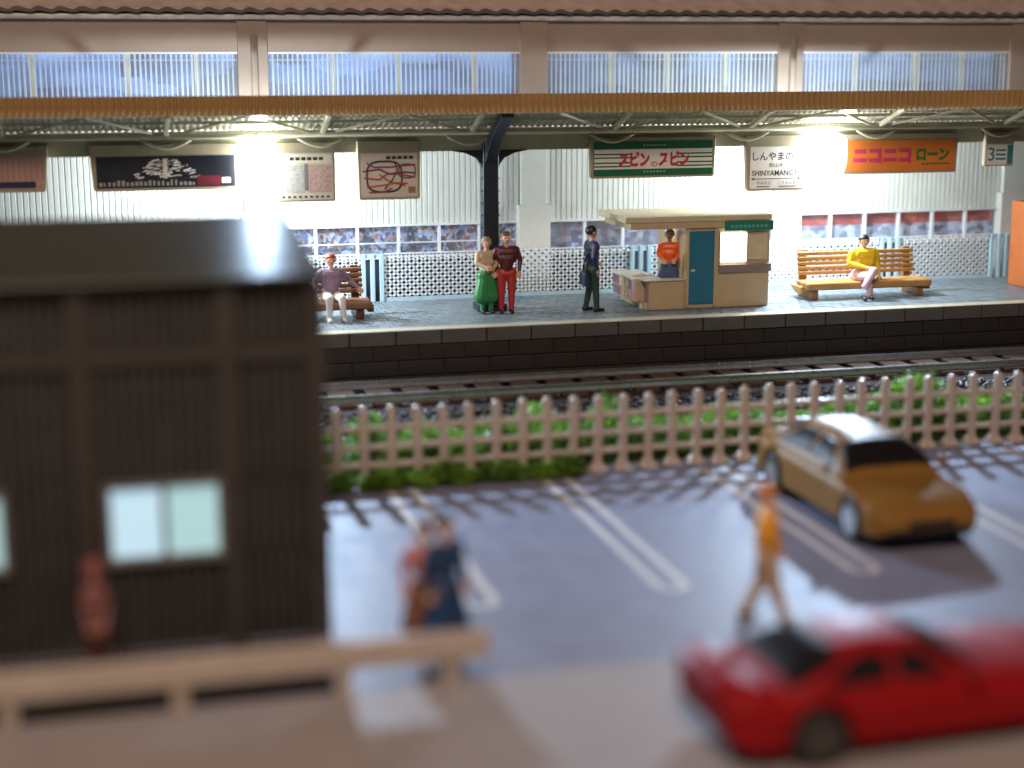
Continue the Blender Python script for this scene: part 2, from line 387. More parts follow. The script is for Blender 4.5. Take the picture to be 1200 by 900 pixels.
# wavy pantile eave
roof = sbx(MB().box(-8, 26, WY - .05, WY + .5, 6.94, 6.98)).build('roof', m_tile_end, sb)
b = MB(); n = 34 * 20; vs = []
for k in range(n + 1):
    x = -8 + 34 * k / n; ph = 2 * math.pi * x / .4
    s_ = abs(math.sin(ph / 2)); h = .07 * s_ + .02 * math.sin(ph)
    vs.append((x, h))
N = len(vs)
V = [(x, WY - .3, 7.0 + h * .5) for x, h in vs] + [(x, WY - .1, 7.09) for x, h in vs] + [(x, WY + 2.2, 8.2) for x, h in vs]
b.add(V, [(k, k+1, N+k+1, N+k) for k in range(N-1)] + [(N+k, N+k+1, 2*N+k+1, 2*N+k) for k in range(N-1)])
t_ = sbx(b).build('pantile_sheet', m_tile, roof)
b = MB(); b.add([(x, WY - .303, 6.995 + h * .8) for x, h in vs] + [(x, WY - .303, 6.935 + h * .45) for x, h in vs], [(k, k+1, N+k+1, N+k) for k in range(N-1)])
sbx(b).build('tile_edge', m_tile_end, roof)

# ------------------------------------------------------------------ mesh fence at the back of the platform
m_mesh = mat('lattice_pale_blue', (0.74, 0.84, 0.92), rough=0.4, var=0.05)
m_mpost = mat('lattice_post_blue', (0.42, 0.62, 0.76), rough=0.4, var=0.08)
mf = empty('lattice_fence', (8, 31.6, ZP), 'pale blue diamond lattice fence along the back of the platform', 'fence')
posts = [-6.4, -.55, 5.22, 11.02, 16.88, 19.62, 25.4]
for i, X in enumerate(posts):
    for s_ in (-.19, .0, .19):
        MB().box(X - 8 + s_ - .045, X - 8 + s_ + .045, -.05, .04, 0, .99).build('post', m_mpost, mf, bevel=.01)
    MB().box(X - 8 - .235, X - 8 + .235, -.03, .03, .9, .985).build('post_cap', m_mpost, mf)
for i in range(len(posts) - 1):
    xa, xb = posts[i] - 8 + .25, posts[i+1] - 8 - .25; b = MB(); px, h0, h1 = .165, .08, .97
    slope = .145 / .165
    for sg in (1, -1):
        # strands z = h0 + sg*slope*(x-c) clipped to the panel
        L = (h1 - h0) / slope; x = xa - L
        while x < xb + L:
            if sg > 0: p0, p1 = (x, h0), (x + L, h1)
            else: p0, p1 = (x, h1), (x + L, h0)
            (ax, az), (bx, bz) = p0, p1
            if ax < xa: az += (xa - ax) / (bx - ax) * (bz - az); ax = xa
            if bx > xb: bz = az + (xb - ax) / (bx - ax) * (bz - az) if bx > ax else bz; bx = xb
            if bx - ax > .02: b.bar((ax, .0, az), (bx, .0, bz), .042, .02, (0, 1, 0))
            x += px
    b.build('lattice_panel', m_mesh, mf)
    MB().box(xa, xb, -.02, .02, .0, .08).build('bottom_rail', m_mpost, mf)
    MB().box(xa, xb, -.02, .02, .97, .995).build('top_rail', m_mesh, mf)

# ------------------------------------------------------------------ canopy
m_fascia = mat('canopy_fascia_tan', (0.44, 0.28, 0.115), rough=0.42, var=0.12, scale=1.5)
m_csheet = mat('canopy_sheet_beige', (0.68, 0.65, 0.52), rough=0.5, var=0.15)
m_beam = mat('canopy_beam_olive', (0.5, 0.47, 0.33), rough=0.42, var=0.12)
m_post = mat('canopy_post_navy', (0.018, 0.024, 0.036), rough=0.35, var=0.3, scale=5)
can = empty('platform_canopy', (7.3, 29.9, ZP), 'butterfly platform canopy with orange ribbed edge and dark steel post', 'canopy')
CX, CYY, CZ = 7.3, 29.9, ZP
def cn(b): b.v = [(x - CX, y - CYY, z - CZ) for x, y, z in b.v]; return b
def wave_sheet(x0, x1, pitch, amp, f, seg=8):
    """f(x, w) -> two points (start, end)"""
    n = int((x1 - x0) / pitch * seg); A = []; B = []
    for k in range(n + 1):
        x = x0 + k * pitch / seg; w = amp * math.cos(2 * math.pi * k / seg); p, q = f(x, w); A.append(p); B.append(q)
    N = len(A); b = MB(); b.add(A + B, [(k, k+1, N+k+1, N+k) for k in range(N-1)]); return b
cn(wave_sheet(-6, 25, .118, .06, lambda x, w: ((x, 28.3 + w, 5.07), (x, 28.3 + w, 5.42)))).build('edge_fascia', m_fascia, can, smooth=True)
cn(wave_sheet(-6, 25, .118, .02, lambda x, w: ((x, 28.33, 5.24 + w), (x, 29.7, 4.76 + w)))).build('roof_sheet', m_csheet, can, smooth=True)
cn(wave_sheet(-6, 25, .118, .02, lambda x, w: ((x, 30.1, 4.76 + w), (x, 31.4, 5.1 + w)))).build('roof_sheet', m_csheet, can, smooth=True)
cn(MB().box(-6, 25, 28.345, 28.44, 5.06, 5.16)).build('edge_beam', m_beam, can, bevel=.012)
cn(MB().box(-6, 25, 29.86, 30.1, 4.3, 4.6)).build('main_beam', m_beam, can, bevel=.02)
cn(MB().box(-6, 25, 29.66, 30.14, 4.602, 4.735)).build('beam_flange', m_beam, can, bevel=.02)
cn(MB().tube([(-6, 29.5, 4.68), (25, 29.5, 4.68)], .055, 10)).build('conduit', m_beam, can, smooth=True)
cn(MB().box(-6, 25, 29.0, 29.07, 4.9, 4.96)).build('purlin', m_beam, can)
for k in range(11):
    x = -4.6 + 2.86 * k
    for xx in (x,):
        cn(MB().bar((xx, 29.64, 4.66), (xx, 28.46, 5.08), .09, .09)).build('rafter', m_beam, can, bevel=.012)
        cn(MB().bar((xx, 30.2, 4.68), (xx, 31.4, 4.98), .09, .09)).build('rafter', m_beam, can, bevel=.012)
    cn(MB().bar((x + .1, 29.6, 4.68), (x + 1.43, 28.5, 5.06), .045, .045)).build('brace', m_beam, can)
    cn(MB().bar((x + 1.43, 28.5, 5.06), (x + 2.76, 29.6, 4.68), .045, .045)).build('brace', m_beam, can)
    # curved strap under the flange
    cn(MB().tube([(x - .45 + .9 * q / 8, 29.62, 4.6 - .16 * math.sin(math.pi * q / 8)) for q in range(9)], .03, 8)).build('strap', m_beam, can, smooth=True)
ps = cn(MB().box(7.13, 7.45, 29.78, 30.08, 1.15, 4.5)).build('post', m_post, can, bevel=.03)
cn(MB().box(7.0, 7.58, 29.66, 30.2, 1.152, 1.3)).build('base_plate', m_post, ps, bevel=.02)
for z in np.arange(1.6, 4.2, .24):
    for s_ in (-1, 1): cn(MB().ball((7.29 + s_*.165, 29.85, z), .025, 8, 5)).build('rivet', m_post, ps, smooth=True)
cn(MB().prism([(29.8, 4.05), (29.8, 4.55), (28.45, 5.12), (28.42, 4.98), (29.3, 4.55)], 'x', 7.17, 7.41)).build('bracket_arm', m_post, can, bevel=.02)
cn(MB().prism([(30.06, 4.05), (30.06, 4.55), (31.35, 5.08), (31.35, 4.95), (30.5, 4.55)], 'x', 7.17, 7.41)).build('bracket_arm', m_post, can, bevel=.02)
for s_ in (-1, 1):
    pts = [(7.29 + s_*.16, 4.30), (7.29 + s_*.75, 4.30), (7.29 + s_*.5, 4.26), (7.29 + s_*.28, 4.16), (7.29 + s_*.16, 4.0)]
    cn(MB().prism(pts, 'y', 29.82, 29.98)).build('haunch', m_post, can)

# ------------------------------------------------------------------ platform lamps (lit LEDs)
m_led = mat('led_lit', (1, 1, 1), var=0, emit=14.0, ecol=(.88, .96, 1.0))
m_lampcap = mat('lamp_socket', (.5, .5, .45), rough=.4, var=.1)
def led_lamp(x, z0, z1, r, tip, label, P, S):
    """a bare LED hung from the canopy, with a second one added unseen behind the sign row to light the wall and a third at the canopy edge"""
    t = empty('platform_lamp', (x, 29.45, z0), label, 'lamp', 'lit lamps under the canopy')
    n = 12; pts = []; rad = []
    for k in range(n):
        a = math.pi / 2 * k / (n - 1); pts.append((0, 0, tip * (1 - math.cos(a)))); rad.append(max(.01, r * math.sin(a)))
    H = z1 - z0
    for k in range(1, 8):
        a = math.pi / 2 * k / 7; pts.append((0, 0, H - .18 + .18 * math.sin(a))); rad.append(max(.06, r * (.45 + .55 * math.cos(a))))
    MB().tube(pts, rad, 24).build('bulb', m_led, t, smooth=True)
    MB().tube([(0, 0, H + .001), (0, 0, 4.72 - z0)], .05, 10).build('stem', m_lampcap, t, smooth=True)
    MB().box(-.12, .12, -1.07, -.97, 4.99 - z0, 5.055 - z0).build('edge_led', m_led, t, bevel=.015)
    MB().ball((0, .86, .45), .09, 12, 8).build('added_rear_led', m_led, t, smooth=True)  # added source hidden behind the signs, put in to brighten the wall
    MB().tube([(0, .86, .54), (0, .86, 4.85 - z0)], .02, 8).build('added_rear_stem', m_lampcap, t, smooth=True)
    l = bpy.data.lights.new('added_wall_light', 'POINT'); l.energy = P; l.color = (.86, .95, 1.0); l.shadow_soft_size = .12  # added point light for the back wall
    o = bpy.data.objects.new('added_wall_light', l); COL.objects.link(o); o.parent = t; o.location = (0, .86, .22)
    s = bpy.data.lights.new('lamp_beam', 'SPOT'); s.energy = S; s.color = LED; s.shadow_soft_size = .1; s.spot_size = math.radians(128); s.spot_blend = .7
    o = bpy.data.objects.new('lamp_beam', s); COL.objects.link(o); o.parent = t; o.location = (0, -1.02, 4.86 - z0)
    o.rotation_euler = Vector((0.1, -1, -.42)).to_track_quat('-Z', 'Y').to_euler()
led_lamp(2.73, 3.3, 4.55, .37, .75, 'glaring white lamp hanging above the dark shed roof', 1000, 5200)
led_lamp(14.2, 3.56, 4.56, .43, .45, 'glaring white lamp between the station name board and the orange sign', 1000, 5200)

# ------------------------------------------------------------------ hanging signs
SY = 29.7
m_sframe = mat('sign_case_tan', (.36, .3, .2), rough=.45, var=.1)
m_ink = mat('ink_black', (.02, .02, .02), rough=.6, var=0)
m_paper = mat('sign_paper', (.56, .52, .45), rough=.5, var=.05)
m_wht = mat('sign_white', (.74, .72, .68), rough=.45, var=.03)
m_grn = mat('sign_green', (.012, .13, .06), rough=.35, var=.06)
m_red = mat('sign_red', (.5, .03, .05), rough=.4, var=.05)
m_org = mat('sign_orange', (.62, .17, .03), rough=.4, var=.05)
m_mag = mat('sign_magenta', (.5, .03, .12), rough=.45, var=.05)
def sign(x0, x1, z0, z1, label, facem, taper=.06, top=4.52, rim=.06, radius=.0):
    cx = (x0 + x1) / 2; t = empty('hanging_sign', (cx, SY, z0), label, 'sign', 'signs hanging under the canopy')
    w = (x1 - x0) / 2; H = z1 - z0; TT = top - z0
    poly = [(-w + rim*.6, -rim*.4), (w - rim*.6, -rim*.4), (w, rim*.3), (w + taper, TT), (-w - taper, TT), (-w, rim*.3)]
    MB().prism(poly, 'y', 0.0, .14).build('sign_case', m_sframe, t, bevel=.012)
    MB().box(-w + rim, w - rim, -.012, .002, rim * .6, H - rim * .5).build('sign_face', facem, t)
    t['half'] = w; t['H'] = H
    return t, w, H
F = -.016
# 1 far left notice
t, w, H = sign(-3.3, -1.03, 3.72, 4.36, 'striped pinkish notice with a dark blue strip, at the left edge', mat('notice_pink', (.42, .24, .19), .5))
for k in range(22):
    x = -w + .1 + k * .1
    MB().box(x, x + .045, F - .002, F + .003, .2, H - .06).build('stripe', mat('notice_stripe', (.3, .2, .16), .5), t)
MB().box(-w + .08, w - .18, F - .006, F - .003, .06, .17).build('strip', mat('notice_navy', (.015, .02, .06), .4), t)
# 2 black landscape
t, w, H = sign(-.2, 2.42, 3.7, 4.34, 'wide black sign with white brush strokes and a red patch', mat('sign_black', (.012, .014, .022), .35, var=.3))
r2 = random.Random(8); strokes = MB()
for k in range(70):
    a = r2.uniform(0, 1); zz = .2 + a * (H - .32)
    x = r2.uniform(-1, 1) * (.62 - .42 * a) - .08
    L = r2.uniform(.06, .2); strokes.bar((x, F, zz), (x + L, F, zz + r2.uniform(-.01, .05)), r2.uniform(.012, .028), .003, (0, 1, 0))
strokes.build('brush_strokes', m_wht, t)
MB().box(-.06, .02, F - .004, F - .001, .2, H - .08).build('pale_bar', m_paper, t)
MB().box(.55, .98, F - .004, F - .001, .06, .24).build('red_patch', mat('sign_dull_red', (.13, .012, .025), .4), t)
MB().box(1.0, 1.16, F - .004, F - .001, .1, .2).build('pale_label', m_wht, t)
for k in range(22):
    x = -w + .1 + k * .08
    MB().box(x, x + r2.uniform(.03, .06), F - .003, F, .07, r2.uniform(.12, .19)).build('mark', mat('sign_grey_ink', (.3, .3, .3), .5), t)
# 3 timetable
t, w, H = sign(3.12, 4.23, 3.42, 4.34, 'pale timetable board right of the glaring left lamp', m_paper, taper=.0, rim=.04)
MB().box(-w + .06, w - .06, F - .002, F + .003, H - .2, H - .05).build('header', mat('sign_cream', (.66, .63, .48), .5), t)
for k in range(6): MB().box(-.3 + k * .11, -.22 + k * .11, F - .006, F - .003, H - .155, H - .095).build('mark', m_ink, t)
MB().box(-w + .07, -.04, F - .003, F, .16, H - .24).build('column_print', print_mat('timetable_grey', [(0, (.25,.26,.25)), (.5, (.4,.4,.38)), (1, (.5,.48,.42))], 40, 30, 0, .3), t)
MB().box(.06, w - .07, F - .003, F, .16, H - .24).build('column_print', print_mat('timetable_pink', [(0, (.33,.2,.19)), (.5, (.46,.32,.29)), (1, (.52,.44,.4))], 40, 30, 0, .3), t)
MB().box(-.025, .045, F - .003, F, .2, H - .22).build('divider', mat('sign_grey', (.18, .17, .18), .5), t)
for k in range(9): MB().box(-w + .1 + k * .105, -w + .15 + k * .105, F - .004, F, .06, .1).build('mark', m_ink, t)
# 4 route map
t, w, H = sign(4.68, 5.86, 3.43, 4.32, 'pale railway route map board with coloured looping lines', mat('map_paper', (.55, .49, .42), .5, var=.05), taper=.02, rim=.05)
def rline(pts, c, wd=.028):
    mm = mat('route_%d_%d_%d' % tuple(int(q * 99) for q in c), c, .5, var=0); ribbon(pts, wd, F - .003 - rr.uniform(0, .003)).build('route_line', mm, t)
K = (.03, .035, .03)
def loop(cx, cz, a, b_, n=18, p=3.2):
    return [(cx + a * math.copysign(abs(math.cos(2*math.pi*k/n)) ** (2/p), math.cos(2*math.pi*k/n)), cz + b_ * math.copysign(abs(math.sin(2*math.pi*k/n)) ** (2/p), math.sin(2*math.pi*k/n))) for k in range(n + 1)]
rline(loop(-.1, .42, .34, .29), K, .034)
rline([(-.52, .52), (-.2, .56), (.0, .47), (.3, .5), (.5, .48)], (.1, .02, .06))
rline([(-.5, .4), (-.2, .36), (-.05, .47), (.2, .46), (.5, .4)], (.35, .03, .03))
rline([(-.44, .68), (-.3, .6), (.05, .6), (.2, .62), (.5, .64)], (.2, .02, .1))
rline(loop(.34, .52, .16, .13), (.05, .05, .06), .024)
rline([(-.44, .22), (-.1, .26), (.1, .3), (.35, .28)], (.45, .05, .03))
rline([(-.1, .18), (.05, .35), (.15, .55), (.1, .68)], (.02, .1, .04))
rline([(-.2, .46), (.0, .32), (.3, .24)], (.4, .1, .02))
rline([(-.4, .12), (-.1, .13), (.05, .2)], (.25, .05, .04))
for k in range(5): MB().box(-.06 + k * .11, .02 + k * .11, F - .004, F, H - .14, H - .085).build('mark', m_ink, t)
MB().box(.36, .5, F - .004, F, .1, .22).build('legend_box', mat('map_brown', (.25, .15, .08), .5), t)
# 5 green sign with red katakana
t, w, H = sign(9.3, 11.9, 3.74, 4.47, 'green and white striped sign with big red lettering', m_grn, taper=.02, rim=.05)
MB().box(-w + .06, w - .06, F - .001, F + .003, .16, H - .18).build('white_field', m_wht, t)
for z in (.2, .27, .37, .44):
    MB().box(-w + .06, -w + .82, F - .004, F - .001, z, z + .028).build('green_stripe', m_grn, t)
    MB().box(w - .82, w - .06, F - .004, F - .001, z, z + .028).build('green_stripe', m_grn, t)
MB().box(-w + .83, w - .83 + .02, F - .004, F - .0015, .175, H - .195).build('lettering_field', m_wht, t)
text(t, 'スピン', -.74, -.09, .2, .5, F - .007, m_red, bold=.06)
text(t, 'の', -.06, .07, .2, .3, F - .007, m_red, bold=.02)
text(t, 'スピン', .1, .75, .2, .5, F - .007, m_red, bold=.06)
for z in (.09, H - .12):
    for k in range(7): MB().box(-.22 + k * .07, -.18 + k * .07, F - .004, F, z, z + .03).build('mark', mat('sign_pale_green', (.3, .45, .35), .5), t)
# 6 station name board
t, w, H = sign(12.62, 13.86, 3.42, 4.32, 'white station name board with black Japanese and Roman lettering', m_wht, taper=.06, rim=.05)
text(t, 'しんやまのて', -w + .1, w - .08, .6, .77, F, m_ink, bold=.012)
text(t, '新山手', -.16, .16, .46, .55, F, m_ink)
text(t, 'SHINYAMANOTE', -w + .09, w - .08, .29, .4, F, m_ink, bold=.01)
MB().box(-w + .13, w - .13, F - .002, F + .003, .222, .234).build('arrow_line', m_ink, t)
for s_ in (-1, 1): MB().prism([(s_*(w - .07), .228), (s_*(w - .14), .255), (s_*(w - .14), .201)], 'y', F - .002, F + .003).build('arrow_head', m_ink, t)
text(t, 'すみれだ', -w + .2, -.1, .11, .18, F, m_ink)
text(t, 'こうえんまえ', .04, w - .1, .11, .18, F, m_ink)
for x0, x1 in ((-w + .2, -.14), (.06, w - .16)): MB().box(x0, x1, F - .002, F + .003, .06, .082).build('mark', mat('sign_grey', (.2, .2, .2), .5), t)
# 7 orange sign
t, w, H = sign(14.6, 17.32, 3.72, 4.42, 'orange sign with magenta and green lettering near the right lamp', m_org, taper=.02, rim=.05)
text(t, 'ニコニコ', -1.02, .3, .2, .5, F, m_mag, bold=.07)
text(t, 'ローン', .42, 1.18, .23, .5, F, mat('sign_leaf_green', (.02, .16, .04), .4, var=0), bold=.06)
for k in range(8): MB().box(.56 + k * .08, .62 + k * .08, F - .003, F, .15, .19).build('mark', mat('sign_leaf_green', (.02, .16, .04), .4, var=0), t)
# 8 platform number
t, w, H = sign(18.0, 18.66, 3.82, 4.28, 'small white platform number sign reading 3 with a teal end', m_wht, taper=0, rim=.03)
text(t, '3', -w + .05, -w + .2, .1, .38, F, mat('sign_teal', (.02, .2, .24), .4, var=0), bold=.01)
MB().box(w - .16, w - .03, F - .002, F + .003, .03, H - .03).build('teal_end', mat('sign_teal_dark', (.03, .2, .2), .4), t)
for k in range(3): MB().box(-.1, .14, F - .002, F + .003, .12 + k * .09, .16 + k * .09).build('mark', mat('sign_teal', (.02, .2, .24), .4), t)

# ------------------------------------------------------------------ kiosk
m_kw = mat('kiosk_tan', (.5, .4, .25), rough=.42, var=.1)
m_kroof = mat('kiosk_roof_cream', (.56, .5, .34), rough=.45, var=.1)
m_kdoor = mat('kiosk_door_blue', (.02, .16, .27), rough=.4, var=.08)
m_kgreen = mat('kiosk_green', (.02, .2, .15), rough=.35, var=.08)
m_klav = mat('kiosk_ledge', (.24, .18, .18), rough=.5)
m_klit = mat('kiosk_window_lit', (1, .99, .93), var=0, emit=14, ecol=(.95, .98, 1))
ki = empty('platform_kiosk', (11.4, 29.03, ZP), 'tan platform kiosk with blue door, green sign and brightly lit window', 'kiosk')
def kb(b): b.v = [(x - 11.4, y - 29.03, z - ZP) for x, y, z in b.v]; return b
Z0 = ZP + .004
kb(MB().box(11.06, 12.86, 29.03, 30.65, Z0, 2.76)).build('body', m_kw, ki, bevel=.015)
kb(MB().box(10.31, 11.055, 29.03, 29.24, Z0, 1.72)).build('counter_front', m_kw, ki, bevel=.012)
kb(MB().box(10.2, 11.05, 29.0, 29.27, 1.724, 1.755)).build('counter_top', mat('kiosk_counter_top', (.6, .58, .5), .35), ki, bevel=.015)
kb(MB().box(10.1, 10.62, 29.25, 30.65, 1.3, 1.72)).build('magazine_rack', m_kw, ki, bevel=.012)
kb(MB().box(10.25, 10.6, 29.27, 30.6, Z0, 1.295)).build('rack_plinth', m_kw, ki)
kb(MB().box(10.05, 10.66, 29.273, 30.68, 1.724, 1.755)).build('rack_top', mat('kiosk_counter_top', (.6, .58, .5), .35), ki)
cov = [(.55, .2, .2), (.5, .45, .4), (.16, .2, .3), (.6, .55, .5), (.4, .12, .16), (.3, .35, .4), (.55, .45, .2), (.2, .15, .2)]
for k in range(7):
    for j in range(2):
        y = 29.27 + k * .195; kb(MB().box(10.083, 10.098, y, y + .175, 1.33 + j * .2, 1.33 + j * .2 + .17)).build('magazine', mat('cover_%d' % ((k * 3 + j * 5) % 8), cov[(k * 3 + j * 5) % 8], .35, var=.4, scale=14), ki)
for k in range(4):
    y = 29.06 + k * .1; kb(MB().box(10.295, 10.308, y, y + .085, 1.3, 1.68)).build('magazine', mat('cover_%d' % (k * 2), cov[k * 2], .35, var=.4, scale=14), ki)
for k in range(5):
    kb(MB().box(10.2 + k * .09, 10.27 + k * .09, 29.6, 29.78, 1.757, 1.775 + .012 * (k % 3))).build('newspaper', mat('newspaper', (.62, .6, .56), .6, var=.2, scale=20), ki)
kb(MB().box(10.66, 11.055, 29.26, 30.6, Z0, ZP + .08)).build('floor', m_klav, ki)
kb(MB().box(10.5, 10.95, 29.75, 29.85, 2.72, 2.76)).build('strip_lamp', mat('kiosk_strip_lit', (1, 1, 1), var=0, emit=16, ecol=(.95, .98, 1)), ki)
rf = kb(MB().box(9.78, 12.87, 28.965, 30.72, 2.89, 3.01)).build('roof', m_kroof, ki, bevel=.02)
kb(MB().box(9.9, 12.8, 28.985, 30.66, 2.764, 2.888)).build('soffit', m_kw, rf)
kb(MB().box(11.86, 12.9, 28.945, 28.983, 2.69, 2.886)).build('sign_box', m_kgreen, ki, bevel=.01)
for k in range(9): kb(MB().box(11.98 + k * .09, 12.04 + k * .09, 28.938, 28.944, 2.75, 2.81)).build('mark', mat('kiosk_sign_ink', (.12, .4, .32), .5), ki)
d = kb(MB().box(11.13, 11.66, 28.995, 29.028, ZP + .1, 2.7)).build('door', m_kdoor, ki, bevel=.01)
kb(MB().box(11.17, 11.25, 28.97, 28.993, 1.9, 1.95)).build('handle', m_lampcap, d)
kb(MB().box(11.08, 11.128, 28.99, 29.028, ZP + .05, 2.75)).build('door_frame', m_kw, d)
kb(MB().box(11.662, 11.71, 28.99, 29.028, ZP + .05, 2.75)).build('door_frame', m_kw, d)
wk = kb(MB().box(11.78, 12.34, 29.0, 29.028, 2.08, 2.64)).build('lit_window', m_klit, ki, bevel=.03)
for x in (11.76, 12.345): kb(MB().box(x, x + .03, 28.985, 29.028, 2.05, 2.655)).build('frame', m_kw, wk)
kb(MB().box(12.38, 12.8, 29.01, 29.028, 2.1, 2.6)).build('shutter', mat('kiosk_cream', (.62, .53, .35), .4), ki, bevel=.01)
kb(MB().box(11.76, 12.88, 28.96, 29.028, 1.86, 2.02)).build('ledge', m_klav, ki, bevel=.012)
kb(MB().box(11.72, 11.755, 29.005, 29.028, Z0, 2.75)).build('corner_trim', m_kw, ki)

# ------------------------------------------------------------------ benches
m_wood = mat('bench_wood', (.42, .23, .08), rough=.42, var=.22, scale=4, bump=.06)
m_wood2 = mat('bench_wood_dark', (.3, .15, .06), rough=.42, var=.2, scale=4)
def bench(cx, y, label, m_wood=m_wood, m_wood2=m_wood2):
    t = empty('platform_bench', (cx, y, ZP), label, 'bench', 'benches on the platform')
    W = 1.42
    for k in range(3):
        MB().box(-W, W, -.36 + k * .2, -.18 + k * .2, (.2 if k == 0 else .27), .36).build('seat_slat', m_wood, t, bevel=.045 if k == 0 else .02)
    for k in range(5):
        z = .44 + k * .1; y_ = .28 + .02 * k
        MB().box(-W + .08, W - .08, y_, y_ + .06, z, z + .085).build('back_slat', m_wood, t, bevel=.02)
    for s_ in (-1, 1):
        b = MB().prism([(-.26, .0), (.42, .0), (.42, .27), (-.16, .27), (-.16, .19), (-.26, .19)], 'x', s_ * (W - .3), s_ * (W - .14)); b.build('leg', m_wood2, t, bevel=.02)
        MB().prism([(.34, .3), (.42, .3), (.5, .96), (.43, .96)], 'x', s_ * (W - .3), s_ * (W - .14)).build('back_support', m_wood2, t)
        MB().prism([(-.17, .265), (-.17, .12), (.1, .12), (.44, .265)], 'x', s_ * (W - .06), s_ * (W + .06)).build('end_board', m_wood, t, bevel=.015)
    return t
bench(15.3, 29.72, 'brown slatted bench with a seated figure in yellow, right of the kiosk')
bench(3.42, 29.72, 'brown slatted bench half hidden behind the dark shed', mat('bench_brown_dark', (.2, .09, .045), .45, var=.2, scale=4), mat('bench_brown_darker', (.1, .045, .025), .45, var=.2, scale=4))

# orange cabinet at the right
m_cab = mat('cabinet_orange', (.5, .14, .035), rough=.4, var=.1)
cb = empty('vending_cabinet', (19.75, 30.1, ZP), 'orange cabinet standing on the platform at the right edge', 'cabinet')
MB().box(-.55, .6, -.4, .4, 0.004, 1.85).build('body', m_cab, cb, bevel=.03)
MB().box(-.45, .5, -.425, -.402, .75, 1.7).build('front_panel', mat('cabinet_panel', (.6, .55, .5), .35), cb, bevel=.01)
MB().box(-.4, .4, -.42, -.402, .2, .42).build('delivery_flap', mat('cabinet_flap', (.05, .05, .05), .4), cb, bevel=.01)
MB().ball((-.52, -.4, 1.8), .05, 10, 6).build('corner_dot', m_wht, cb, smooth=True)  # small white ball at the top front corner

